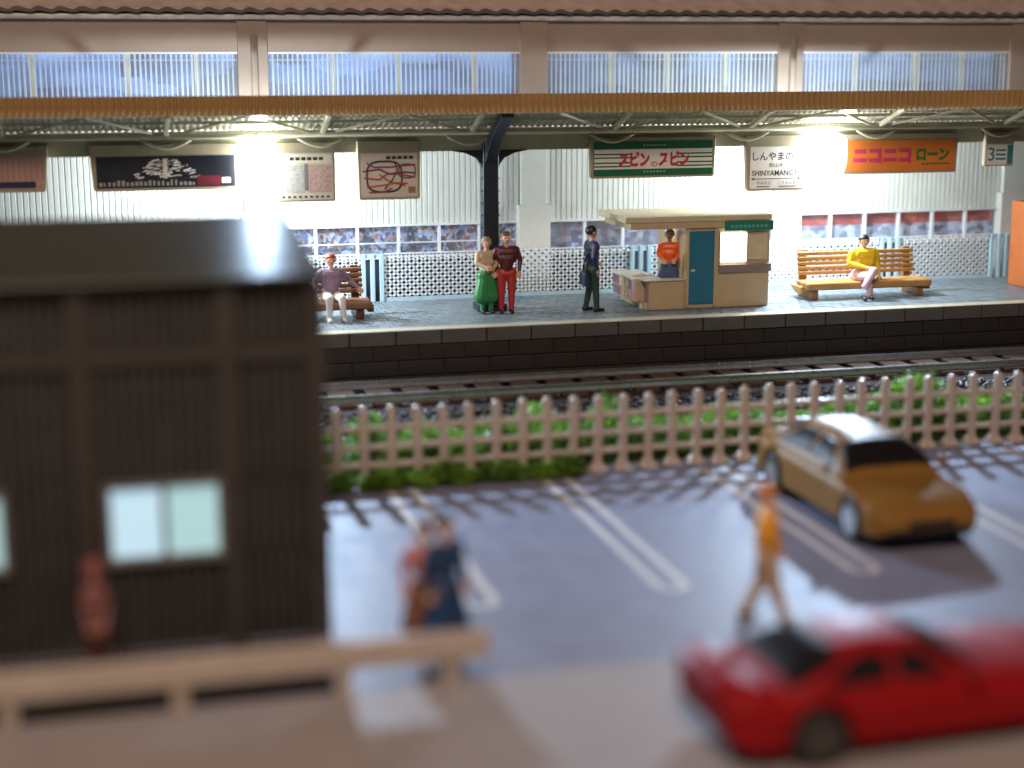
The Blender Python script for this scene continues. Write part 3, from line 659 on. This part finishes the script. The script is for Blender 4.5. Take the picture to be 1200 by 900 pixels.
# ------------------------------------------------------------------ figures
def capsule(b, p0, r0, p1, r1, n=10):
    p0 = Vector(p0); p1 = Vector(p1)
    b.ball(p0, r0, n, 7); b.ball(p1, r1, n, 7)
    if (p1 - p0).length > 1e-4: b.tube([p0, p1], [r0, r1], n)
def person(label, loc, rz, mats, pose='stand', height=1.6, arms=None, hair='short', skirt=False, group='figures on the platform', bag=False, bulk=1.0, stride=0.0, hat=False, coat=False):
    """mats: dict skin/top/bottom/shoe/hair -> material; the body is one closed remeshed surface. Faces -Y."""
    s = height / 1.6
    t = empty('person', loc, label, 'person', group, rz)
    P = []   # (p0, r0, p1, r1, tag)
    def add(p0, r0, p1, r1, tg): P.append((np.array(p0, float), r0, np.array(p1, float), r1, tg))
    B = bulk
    if pose == 'stand': hz = .80; kn = [(s_*.1, -.02 + s_*stride*.3, .44) for s_ in (-1, 1)]; an = [(s_*.1, s_*stride, .09) for s_ in (-1, 1)]
    else: hz = .42; kn = [(-.12, -.42, .44), (.12, -.42, .44)]; an = [(-.13, -.44, .09), (.13, -.46, .09)]
    if pose == 'crossed': kn = [(-.08, -.40, .45), (.04, -.44, .56)]; an = [(-.02, -.44, .09), (-.2, -.56, .28)]
    d = hz - .80
    add((-.08*B, 0, hz), .115*B, (.08*B, 0, hz), .115*B, 'bottom')
    add((0, 0, hz + .1), .115*B, (0, -.005, hz + .26), .12*B, 'top')
    add((-.07*B, 0, hz + .3), .115*B, (.07*B, 0, hz + .3), .115*B, 'top')
    add((-.1*B, 0, hz + .42), .105*B, (.1*B, 0, hz + .42), .105*B, 'top')
    add((-.15*B, .0, hz + .47), .07*B, (.15*B, .0, hz + .47), .07*B, 'top')
    add((0, .0, hz + .5), .058, (0, -.01, hz + .6), .052, 'skin')
    add((0, -.005, hz + .70), .095, (0, -.015, hz + .655), .075, 'skin')
    add((0, .005, hz + .715), .1, (0, -.0, hz + .70), .098, 'skin')
    add((0, -.105, hz + .675), .016, (0, -.085, hz + .70), .012, 'skin')
    for s_ in (-1, 1): add((s_*.098, .005, hz + .68), .02, (s_*.1, .01, hz + .70), .022, 'skin')
    for i, s_ in enumerate((-1, 1)):
        add((s_*.09*B, 0, hz), .1*B, kn[i], .068*B, 'bottom')
        add(kn[i], .066*B, an[i], .048*B, 'bottom')
        a = an[i]; add((a[0], a[1] + .03, .05), .05, (a[0]*1.1, a[1] - .12, .04), .038, 'shoe')
    if skirt:
        for q in range(24):
            z0 = hz + .05 - q * .0205; add((-.05 - q*.0034, 0, z0), .122 + q*.0021, (.05 + q*.0034, 0, z0), .122 + q*.0021, 'top' if coat else 'bottom')
    A = arms or {}
    for i, s_ in enumerate((-1, 1)):
        el, wr = A.get('L' if s_ < 0 else 'R', ((s_*.25*B, .03, .26), (s_*.25, -.05, .05)))
        sh = (s_*.175*B, 0, hz + .46); el = (el[0], el[1], hz + el[2]); wr = (wr[0], wr[1], hz + wr[2])
        add(sh, .068*B, el, .05*B, 'top'); add(el, .05*B, wr, .036, 'top')
        dv = np.array(wr) - np.array(el); dv /= np.linalg.norm(dv); side = np.cross(dv, [0, 1, 0.01]); side /= np.linalg.norm(side); fw = np.cross(side, dv)
        w0 = np.array(wr); add(w0, .032, w0 + dv*.06, .03, 'skin')
        add(w0 + dv*.05 - side*.025, .02, w0 + dv*.05 + side*.025, .02, 'skin')
        for q, L in enumerate((.07, .08, .077, .06)):
            o_ = side * (-.036 + .024 * q); b0 = w0 + dv*.06 + o_; b1 = b0 + dv*L*.55 + o_*.1; b2 = b1 + dv*L*.45 + fw*.02
            add(b0, .0115, b1, .011, 'skin'); add(b1, .011, b2, .0095, 'skin')
        th = w0 + dv*.02 - side*.03; add(th, .013, th - side*.035 + dv*.035, .0115, 'skin'); add(th - side*.035 + dv*.035, .0115, th - side*.04 + dv*.065, .01, 'skin')
    b = MB()
    for p0, r0, p1, r1, tg in P: capsule(b, p0, r0, p1, r1)
    me = b.mesh('tmp'); tmp = bpy.data.objects.new('tmp', me); COL.objects.link(tmp)
    rm = tmp.modifiers.new('r', 'REMESH'); rm.mode = 'VOXEL'; rm.voxel_size = .0105
    sm = tmp.modifiers.new('s', 'SMOOTH'); sm.factor = .5; sm.iterations = 2
    dg = bpy.context.evaluated_depsgraph_get(); me2 = bpy.data.meshes.new_from_object(tmp.evaluated_get(dg))
    bpy.data.objects.remove(tmp); me2.name = 'body'
    nf = len(me2.polygons); c = np.empty(nf * 3); me2.polygons.foreach_get('center', c); c = c.reshape(-1, 3)
    best = np.full(nf, 9.); idx = np.zeros(nf, int); tags = ['skin', 'top', 'bottom', 'shoe']
    for p0, r0, p1, r1, tg in P:
        ab = p1 - p0; L2 = max(ab @ ab, 1e-9); u = np.clip(((c - p0) @ ab) / L2, 0, 1)
        dist = np.linalg.norm(c - (p0 + u[:, None] * ab), axis=1) - (r0 + u * (r1 - r0))
        m_ = dist < best; best[m_] = dist[m_]; idx[m_] = tags.index(tg)
    me2.materials.clear()
    for tg in tags: me2.materials.append(mats[tg])
    me2.polygons.foreach_set('material_index', idx); me2.polygons.foreach_set('use_smooth', [True] * nf); me2.update()
    body = bpy.data.objects.new('body', me2); COL.objects.link(body); body.parent = t; body.scale = (s, s, s)
    hb = MB(); hc = Vector((0, .015, hz + .725))
    hb.ball(hc, .112, 16, 12, (1, 1.02, .98)); hb.v = [v if not (v[1] < -.045 and v[2] < hz + .745) else (v[0], -.04 + (v[1] + .045) * .1, v[2]) for v in hb.v]
    if hair == 'short': hb.v = [(x, y, max(z, hz + .655 + (.05 if y < 0 else 0))) for x, y, z in hb.v]
    else: hb.ball((0, .06, hz + .64), .085, 12, 8, (1.1, .6, 1.3))
    h = hb.build('hair', mats['hair'], t, smooth=True); h.scale = (s, s, s)
    if hat:
        q = MB().tube([(0, .01, hz + .76), (0, .01, hz + .8), (0, .01, hz + .86), (0, .01, hz + .88)], [.16, .115, .1, .04], 16).build('hat', mats['hat'], t, smooth=True); q.scale = (s, s, s)
    eb = MB()
    for s_ in (-1, 1): eb.ball((s_*.037, -.088, hz + .71), .011, 8, 5)
    e = eb.build('eyes', m_ink, t, smooth=True); e.scale = (s, s, s)
    mo = MB().ball((0, -.09, hz + .635), .018, 8, 5, (1.2, .4, .35)).build('mouth', mat('mouth_red', (.3, .05, .04), .5, var=0), t, smooth=True); mo.scale = (s, s, s)
    return t
SK = mat('figure_skin', (.6, .36, .24), .45, var=.08)
def pc(name, c, r=.42): return mat('paint_' + name, c, r, var=.14, scale=8, bump=.06, bscale=30)
BK = pc('black', (.012, .012, .014))
def mset(top, bottom, hair, shoe=None, skin=SK, **k): return dict(skin=skin, top=top, bottom=bottom, shoe=shoe or BK, hair=hair, **k)
NAVY = pc('navy', (.02, .03, .1)); 
GREY = pc('grey_hair', (.3, .24, .18)); BRN = pc('brown_hair', (.1, .05, .025))
person('figure in beige top and green skirt beside the canopy post', (7.12, 29.5, ZP + .008), .15, mset(pc('beige', (.55, .42, .28)), pc('green', (.03, .22, .07)), GREY), height=1.48, skirt=True, bulk=1.1, arms={'L': ((-.24, -.05, .28), (-.1, -.2, .22)), 'R': ((.24, -.05, .28), (.1, -.2, .2))})
person('figure in maroon jacket and red trousers beside the canopy post', (7.5, 29.42, ZP + .008), -.1, mset(pc('maroon', (.09, .012, .02)), pc('red', (.42, .03, .025)), BRN), height=1.58, bulk=1.12)
man = person('figure in navy jacket and dark green trousers walking towards the kiosk', (9.16, 29.16, ZP + .008), math.pi / 2 + .1, mset(NAVY, pc('dark_green', (.025, .06, .045)), BK), height=1.68, bulk=1.08, stride=.07, arms={'L': ((-.24, .06, .24), (-.22, -.02, .02)), 'R': ((.24, -.08, .26), (.2, -.2, .12))})
b = MB().box(-.06, .06, -.17, .17, -.28, 0)
bg_ = empty('shoulder_bag', (8.98, 29.05, 1.98), 'dark navy bag carried by the walking figure in navy', 'bag')
b.build('bag_body', NAVY, bg_, bevel=.04); MB().tube([(0, -.12, -.01), (.03, -.08, .2), (.1, 0, .42), (.03, .08, .2), (0, .12, -.01)], .014, 8).build('strap', BK, bg_, smooth=True)
person('shop figure in bright orange top and blue skirt behind the kiosk counter', (10.9, 29.52, ZP + .086), -.3, mset(pc('bright_orange', (.85, .13, .02)), pc('skirt_blue', (.06, .1, .22)), GREY), height=1.45, skirt=True, bulk=1.0, arms={'L': ((-.24, .02, .28), (-.14, -.14, .16)), 'R': ((.24, .02, .28), (.14, -.14, .16))})
person('seated figure in yellow top with crossed pale pink legs', (15.26, 29.66, ZP + .006), -.05, mset(pc('yellow', (.75, .5, .02)), pc('pale_pink', (.62, .42, .52)), BK), pose='crossed', height=1.66, bulk=1.34, arms={'L': ((-.3, -.04, .26), (-.08, -.3, .2)), 'R': ((.3, .0, .28), (.3, -.12, .02))})
person('seated figure in mauve coat with reddish hair and white trousers near the dark shed', (4.1, 29.66, ZP + .006), .05, mset(pc('mauve', (.24, .16, .24)), pc('off_white', (.66, .64, .6)), pc('auburn', (.34, .06, .03)), shoe=pc('off_white', (.66, .64, .6)), hat=pc('hat_red', (.5, .06, .04))), pose='sit', height=1.62, bulk=1.12, arms={'L': ((-.3, .05, .28), (-.32, -.1, .08)), 'R': ((.36, .1, .3), (.5, -.02, .16))})
fg = 'figures in the car park'
person('figure in orange top mid stride behind the red car', (6.74, 15.04, 0.002), 1.2, mset(pc('orange', (.9, .4, .02)), pc('tan_legs', (.5, .33, .2)), pc('orange_hair', (.6, .22, .02)), shoe=BRN), height=1.55, bulk=1.2, stride=.23, group=fg, arms={'L': ((-.26, .03, .28), (-.22, -.12, .1)), 'R': ((.24, -.02, .26), (.16, -.14, .1))})
person('figure in long dark blue coat by the end of the guard rail', (3.12, 14.78, 0.002), .5, mset(pc('coat_blue', (.015, .05, .13)), pc('russet', (.2, .09, .05)), BK), height=1.56, bulk=1.0, group=fg, skirt=True, coat=True)
person('figure in pinkish red next to the blue coated figure', (2.97, 15.08, 0.002), .1, mset(pc('rose', (.5, .2, .2)), pc('russet', (.2, .09, .05)), BRN), height=1.42, bulk=1.0, group=fg, skirt=True)
person('figure in dull red clothes standing before the dark shed', (-.3, 14.85, 0.002), .1, mset(pc('dull_red', (.2, .075, .07)), pc('wine', (.12, .04, .035)), pc('red_hair', (.3, .08, .07)), skin=pc('ruddy', (.36, .14, .12))), height=1.34, bulk=.68, group=fg, arms={'L': ((-.15, .0, .26), (-.09, -.1, .1)), 'R': ((.15, .0, .26), (.09, -.1, .1))})

# ------------------------------------------------------------------ picket fence
m_pick = mat('picket_tan', (.48, .41, .345), rough=.24, var=.18, scale=3)
pf = empty('picket_fence', (8, 21.74, 0), 'brown plastic picket fence with rounded tops between car park and track', 'fence')
prof = []
H = 1.15; hw = .066
poly = [(-hw, .1), (-hw, H - hw)] + [(-hw * math.cos(math.pi * k / 8), H - hw + hw * math.sin(math.pi * k / 8)) for k in range(1, 8)] + [(hw, H - hw), (hw, .1)]
pk = None
for k in range(56):
    x = -6.9 + .392 * k - 4.0 + .05
    if pk is None:
        pk = MB().prism(poly, 'y', -.045, .045).frustum(0, 0, .005, .14, .14, .12, .066, .05).build('picket', m_pick, pf, bevel=.02); pk.location = (x, 0, 0)
    else:
        c = share(pk, 'picket', pf, (x + rr.uniform(-.012, .012), rr.uniform(-.006, .006), rr.uniform(-.02, .012))); c.rotation_euler = (rr.uniform(-.01, .01), rr.uniform(-.025, .025), 0)
for z in (.27, .54, .82): MB().box(-11.2, 11.3, .047, .1, z - .045, z + .045).build('fence_rail', m_pick, pf, bevel=.015)

# hedge of green foam between the fence and the track
m_leaf = bpy.data.materials.new('hedge_green'); m_leaf.use_nodes = True
nt = m_leaf.node_tree; p = nt.nodes['Principled BSDF']; p.inputs['Roughness'].default_value = .45
tc = nt.nodes.new('ShaderNodeTexCoord'); n = nt.nodes.new('ShaderNodeTexNoise'); n.inputs['Scale'].default_value = 2.6; n.inputs['Detail'].default_value = 8
r = nt.nodes.new('ShaderNodeValToRGB'); r.color_ramp.elements[0].position = .3; r.color_ramp.elements[0].color = (.025, .085, .012, 1); r.color_ramp.elements[1].position = .7; r.color_ramp.elements[1].color = (.28, .5, .06, 1)
nt.links.new(tc.outputs['Object'], n.inputs['Vector']); nt.links.new(n.outputs['Fac'], r.inputs['Fac']); nt.links.new(r.outputs['Color'], p.inputs['Base Color'])
_t = nt.nodes.new('ShaderNodeBsdfTranslucent'); _m = nt.nodes.new('ShaderNodeMixShader'); _m.inputs[0].default_value = .5
nt.links.new(r.outputs['Color'], _t.inputs[0]); nt.links.new(p.outputs[0], _m.inputs[1]); nt.links.new(_t.outputs[0], _m.inputs[2]); nt.links.new(_m.outputs[0], nt.nodes['Material Output'].inputs[0])
b = MB(); r3 = random.Random(5)
clumps = []
x = 1.0
while x < 17:
    h = r3.uniform(.42, .72) + (.2 if r3.random() < .18 else 0)
    if 12.2 < x < 13.0: h += .25
    if 7.0 < x < 7.5: h += .25
    clumps.append((x, r3.uniform(22.2, 22.7), h, r3.uniform(.3, .5))); clumps.append((x + .15, r3.uniform(22.8, 23.4), h * r3.uniform(.6, .95), r3.uniform(.3, .45)))
    x += r3.uniform(.26, .45)
for q in range(11):
    clumps.append((2.75 + q * .36 + r3.uniform(-.1, .1), r3.uniform(21.42, 21.5), r3.uniform(.2, .36), r3.uniform(.22, .3)))
for cx, cy, h, rad in clumps:
    for q in range(560):
        v = Vector((r3.gauss(0, 1), r3.gauss(0, 1), r3.gauss(0, 1))).normalized() * (r3.random() ** .35)
        pz = (v.z * .5 + .5) * h * r3.uniform(.85, 1.1); px = cx + v.x * rad; py = cy + v.y * rad * .8
        sz = r3.uniform(.03, .065); d1 = Vector((r3.gauss(0,1), r3.gauss(0,1), r3.gauss(0,1))).normalized(); d2 = d1.cross(Vector((r3.gauss(0,1), r3.gauss(0,1), r3.gauss(0,1)))).normalized()
        c = Vector((px, py, max(.02, pz)))
        b.add([c - d1*sz, c + d2*sz*.6, c + d1*sz, c - d2*sz*.6], [(0, 1, 2, 3)])
me = bpy.data.meshes.new('hedge'); me.from_pydata(b.v, [], b.f); me.update(); me.materials.append(m_leaf)
o = bpy.data.objects.new('hedge', me); COL.objects.link(o); stuff(o); o['label'] = 'low bright green hedge behind the picket fence'; o['category'] = 'hedge'

# ------------------------------------------------------------------ dark shed
m_shed = mat('shed_brown', (.042, .04, .036), rough=.5, var=.25, scale=2.5, bump=.1)
m_shedp = mat('shed_post_brown', (.046, .041, .034), rough=.5, var=.2, scale=2.5)
m_shedr = mat('shed_roof_olive', (.04, .046, .028), rough=.36, var=.12, scale=1.2, bump=.04)
m_lit1 = mat('shed_window_lit', (.3, .4, .45), var=0, emit=.75, ecol=(.55, .84, 1.0))
m_lit2 = mat('shed_window_lit_green', (.3, .42, .42), var=0, emit=.6, ecol=(.48, .84, .9))
sh = empty('timber_shed', (-1.2, 15.9, 0), 'large dark brown ribbed shed with olive roof and lit windows', 'shed')
def sx(b): b.v = [(x + 1.2, y - 15.9, z) for x, y, z in b.v]; return b
XL, XR = -5.2, 2.04
openings = [(-.13, .97), (-2.28, -1.18)]
def wallribs(x0, x1, z0, z1):
    prof = []; x = x0; pit = .11
    while x < x1 - .001:
        for dx, dy in ((0, 0), (.07, 0), (.078, .1), (.1, .1)):
            if x + dx < x1: prof.append((x + dx, 15.93 + dy))
        x += pit
    prof.append((x1, 15.93)); n = len(prof); bb = MB()
    bb.add([(p[0], p[1], z0) for p in prof] + [(p[0], p[1], z1) for p in prof], [(i, i+1, n+i+1, n+i) for i in range(n-1)]); return bb
sx(wallribs(XL, XR, 1.79, 3.8)).build('wall', m_shed, sh)
sx(wallribs(XL, XR, .002, 1.0)).build('wall', m_shed, sh)
segs = [(XL, -2.33), (-1.13, -.18), (1.02, XR)]
for a, c in segs: sx(wallribs(a, c, 1.0, 1.79)).build('wall', m_shed, sh)
sx(MB().box(XL, XR, 19.2, 19.3, .002, 3.9)).build('wall', m_shed, sh)
sx(MB().box(XR - .04, XR + .02, 15.97, 19.2, .002, 3.85)).build('wall', m_shed, sh)
sx(MB().box(XL, XL + .06, 15.97, 19.2, .002, 3.85)).build('wall', m_shed, sh)
for x in (-5.1, -3.2, -2.5, -.45, 1.02, 1.92):
    sx(MB().box(x, x + .19, 15.85, 15.928, .002, 3.78)).build('corner_post' if x > 1.9 or x < -5 else 'wall_post', m_shedp, sh, bevel=.01)
sx(MB().box(XL, XR, 15.87, 15.926, 3.02, 3.2)).build('wall_beam', m_shedp, sh)
for (a, c) in openings:
    w_ = sx(MB().box(a - .05, c + .05, 15.84, 15.96, .95, 1.02)).build('window', mat('shed_window_frame', (.17, .16, .15), .45), sh, bevel=.008)
    sx(MB().box(a - .05, c + .05, 15.86, 15.96, 1.75, 1.81)).build('frame', MATS['shed_window_frame'], w_)
    for xx in (a - .05, (a + c) / 2 - .035, c - .01): sx(MB().box(xx, xx + .06, 15.865, 15.95, 1.022, 1.748)).build('frame', MATS['shed_window_frame'], w_)
    sx(MB().box(a + .012, (a + c)/2 - .037, 15.93, 15.94, 1.024, 1.746)).build('pane', m_lit1, w_)
    sx(MB().box((a + c)/2 + .027, c - .012, 15.93, 15.94, 1.024, 1.746)).build('pane', m_lit2, w_)
rf = sx(MB().prism([(15.72, 3.87), (15.72, 3.915), (19.6, 4.17), (19.6, 4.1)], 'x', XL - .2, 2.13)).build('roof', m_shedr, sh, bevel=.02)
sx(MB().box(XL, 2.06, 15.84, 15.92, 3.785, 3.868)).build('eave_board', m_shed, rf)

# ------------------------------------------------------------------ guard rail
m_guard = mat('guard_rail_beige', (.46, .4, .34), rough=.5, var=.08)
gr = empty('guard_rail', (1, 14.05, 0.05), 'beige low guard rail along the pavement in front of the shed', 'guard rail')
MB().box(-5, 2.4, -.07, .07, .275, .56).build('top_beam', m_guard, gr, bevel=.03)
for x in (-3.7, -2.1, -.57, .97, 2.02): MB().box(x - .075, x + .075, -.03, .04, .002, .274).build('post', m_guard, gr, bevel=.015)

# ------------------------------------------------------------------ cars
m_tyre = mat('tyre_black', (.012, .012, .013), rough=.6, var=.2)
m_rim = mat('rim_silver', (.42, .45, .5), rough=.3, metal=.7, var=.1)
m_glassd = mat('car_glass_dark', (.012, .011, .012), rough=.4, var=0, spec=.08)
def car(label, loc, rz, L, Wd, wb, paint, hood, belt, roofz, ws_base, ws_top, rw_top, rw_base, tail, r=.3, nose_r=.5, m_rim=m_rim):
    """local: nose at -Y, tail at +Y, wheels centred; stations along Y"""
    t = empty('parked_car', loc, label, 'car', 'model cars in the car park', rz)
    y0, y1 = -L * .5, L * .5; fw, rw = -wb/2 - .04, wb/2 - .04; hw = Wd / 2
    ys = np.linspace(y0, y1, 73); rings = []
    for y in ys:
        u0 = (y - y0); u1 = (y1 - y)
        e = 1.0
        if u0 < nose_r: e = math.sqrt(max(0, 1 - (1 - u0 / nose_r) ** 2))
        if u1 < nose_r: e = min(e, math.sqrt(max(0, 1 - (1 - u1 / nose_r) ** 2)))
        w = hw * (.66 + .34 * e)
        # upper line
        if y < ws_base: zt = hood * (.66 + .34 * math.sqrt(1 - (1 - min(1, u0 / .62)) ** 2)) + (belt - hood) * max(0, 1 - (ws_base - y) / .5) * .6
        elif y < rw_base: zt = belt
        else: zt = tail + (belt - tail) * max(0, 1 - (y - rw_base) / .3)
        if u1 < .15: zt *= .9 + .1 * u1 / .15
        zb = .2 + .12 * (1 - e)
        zo = zb
        for wy in (fw, rw):
            q = (r * 1.18) ** 2 - (y - wy) ** 2
            if q > 0: zo = max(zo, r + math.sqrt(q))
        zo = min(zo, zt - .08); zs = max(zo + .03, zb + (zt - zb) * .55)
        half = [(0, zb), (w * .78, zb), (w * .8, zo), (w * .98, zo), (w * 1.0, zs), (w * .985, zt - (zt - zs) * .45), (w * .9, zt - .02), (w * .55, zt + .025), (0, zt + .035)]
        ring = half + [(-x, z) for x, z in reversed(half[1:-1])]
        rings.append([(x, y, z) for x, z in ring])
    b = MB(); n = len(rings[0]); b.v = [p for rg in rings for p in rg]
    for i in range(len(rings) - 1):
        for k in range(n): b.f.append((i*n+k, i*n+(k+1) % n, (i+1)*n+(k+1) % n, (i+1)*n+k))
    b.f.append(tuple(range(n))); b.f.append(tuple((len(rings)-1)*n + k for k in range(n)))
    body = b.build('body', paint, t, smooth=True)
    es = body.modifiers.new('e', 'EDGE_SPLIT'); es.split_angle = math.radians(48)
    # cabin: a rounded shell lofted along the car, glass panels lying on it
    bw = hw * .93; HR = roofz - belt
    def rise(y):
        if y < ws_top: q = max(0, min(1, (y - ws_base) / (ws_top - ws_base))); return HR * .97 * math.sin(q * math.pi / 2) ** .9
        if y > rw_top: q = max(0, min(1, (rw_base - y) / (rw_base - rw_top))); return HR * .97 * math.sin(q * math.pi / 2) ** .9
        return HR * (.97 + .1 * math.sin(math.pi * (y - ws_top) / (rw_top - ws_top)))
    def S(y, a):
        h = rise(y); cs, sn = math.cos(a), math.sin(a)
        zz = h * abs(sn) ** .62; xx = bw * math.copysign(abs(cs) ** .5, cs) * (1 - .30 * zz / HR)
        f = min(1, (y - ws_base) / .3, (rw_base - y) / .3); xx *= .9 + .1 * max(0, f)
        return Vector((xx, y, belt - .015 + zz))
    ny, na = 40, 28; c = MB()
    for i_ in range(ny + 1):
        y = ws_base + (rw_base - ws_base) * i_ / ny
        for k in range(na + 1): c.v.append(tuple(S(y, math.pi * k / na)))
    for i_ in range(ny):
        for k in range(na): c.f.append((i_*(na+1)+k, i_*(na+1)+k+1, (i_+1)*(na+1)+k+1, (i_+1)*(na+1)+k))
    c.build('cabin', paint, t, smooth=True)
    def patch(name, edge, off=.008, n=12):
        """edge(u, v) -> (y, angle); a thin panel lying on the shell"""
        m_ = MB(); base = []
        for i_ in range(n + 1):
            for k in range(n + 1):
                y, a = edge(i_ / n, k / n); e = 1e-3
                p0 = S(y, a); nr = (S(y + e, a) - p0).cross(S(y, a + e) - p0)
                nr = nr.normalized() if nr.length > 1e-12 else Vector((0, 0, 1))
                if nr.dot(p0 - Vector((0, (ws_base + rw_base) / 2, belt - .2))) < 0: nr = -nr
                base.append((p0, nr))
        N2 = n + 1
        m_.v = [tuple(p + q * off) for p, q in base] + [tuple(p - q * .015) for p, q in base]; o2 = N2 * N2
        for i_ in range(n):
            for k in range(n):
                f = (i_*N2+k, i_*N2+k+1, (i_+1)*N2+k+1, (i_+1)*N2+k); m_.f.append(f); m_.f.append(tuple(o2 + z for z in reversed(f)))
        for k in range(n):
            for a_, b_ in ((k, k+1), (n*N2+k, n*N2+k+1), (k*N2, (k+1)*N2), (k*N2+n, (k+1)*N2+n)): m_.f.append((a_, b_, o2+b_, o2+a_))
        m_.build(name, m_glassd, t, smooth=True)
    lp = lambda a, b_, q: a + (b_ - a) * q
    patch('windscreen', lambda u, v: (lp(ws_base + .1, ws_top - .02, u), lp(.62 - .3 * (1 - u), math.pi - .62 + .3 * (1 - u), v)))
    patch('rear_window', lambda u, v: (lp(rw_top + .04, rw_base - .12, u), lp(.62 - .25 * u, math.pi - .62 + .25 * u, v)))
    ym = lp(ws_top, rw_top, .46)
    for sd in (0, 1):
        an = (lambda q: q) if sd == 0 else (lambda q: math.pi - q)
        patch('side_window', lambda u, v: (lp(lp(ws_base + .34, ws_top + .1, v), ym - .04, u), an(lp(.06, .72, v ** 1.5))))
        patch('side_window', lambda u, v: (lp(ym + .04, lp(rw_base - .32, rw_top - .1, v), u), an(lp(.06, .72, v ** 1.5))))
    # wheels
    for s_ in (-1, 1):
        for wy in (fw, rw):
            wx = s_ * (hw - .085); wl = MB().tube([(wx - .09, wy, r), (wx - .075, wy, r), (wx + .075, wy, r), (wx + .09, wy, r)], [r * .92, r, r, r * .92], 24).build('wheel', m_tyre, t)
            fx = wx + s_ * .092
            MB().tube([(fx - s_*.03, wy, r), (fx, wy, r)], [r * .7, r * .66], 20).build('rim', m_rim, wl)
            MB().tube([(fx, wy, r), (fx + s_*.012, wy, r)], [r * .2, r * .16], 12).build('hub', m_rim, wl)
            for k in range(5):
                a = 2 * math.pi * k / 5; MB().bar((fx + s_*.004, wy + .1*r*math.cos(a), r + .1*r*math.sin(a)), (fx + s_*.004, wy + .62*r*math.cos(a), r + .62*r*math.sin(a)), .05, .014, (1, 0, 0)).build('spoke', m_rim, wl)
        MB().ball((s_ * hw * .66, y0 + .14, hood * .74), .1, 12, 8, (1.25, .7, .6)).build('headlight', mat('headlamp', (.5, .5, .5), .15, var=0), t, smooth=True)
        MB().box(s_ * hw * .66 - .15, s_ * hw * .66 + .15, y1 - .14, y1 - .015, tail * .68, tail * .82).build('tail_light', mat('tail_lamp_red', (.35, .01, .01), .2, var=0), t, bevel=.02)
        MB().ball((s_ * (hw + .07), ws_base + .28, belt + .07), .075, 10, 7, (1.1, .6, .75)).build('mirror', paint, t, smooth=True)
        MB().box(s_ * (hw * .995) - .01, s_ * (hw * .995) + .01, .1, .26, belt - .17, belt - .14).build('door_handle', paint, t)
    MB().box(-hw * .42, hw * .42, y0 - .005, y0 + .12, hood * .5, hood * .68).build('grille', m_tyre, t, bevel=.02)
    MB().box(-hw * .7, hw * .7, y0 + .0, y0 + .14, .25, .32).build('lower_intake', m_tyre, t, bevel=.02)
    MB().box(-hw * .86, hw * .86, y0 + .2, y1 - .2, .14, .22).build('underside', m_tyre, t)
    return t
m_gold = mat('car_paint_gold', (.24, .125, .03), rough=.42, metal=0, spec=.14, var=.06)
m_redc = mat('car_paint_red', (.27, .007, .009), rough=.45, spec=.15, var=.05)
car('gold sedan parked facing away from the picket fence', (9.72, 18.72, 0.004), 0.0, 3.95, 1.55, 2.42, m_gold, .64, .74, 1.16, -.95, -.38, .8, 1.5, .76, r=.28)
car('glossy red coupe parked along the pavement in the foreground', (6.85, 12.2, 0.054), math.pi / 2 + .02, 4.0, 1.5, 2.42, m_redc, .58, .66, .97, -.5, .08, .85, 1.52, .76, r=.27, m_rim=mat('rim_dark', (.06, .055, .05), .4, var=.1))
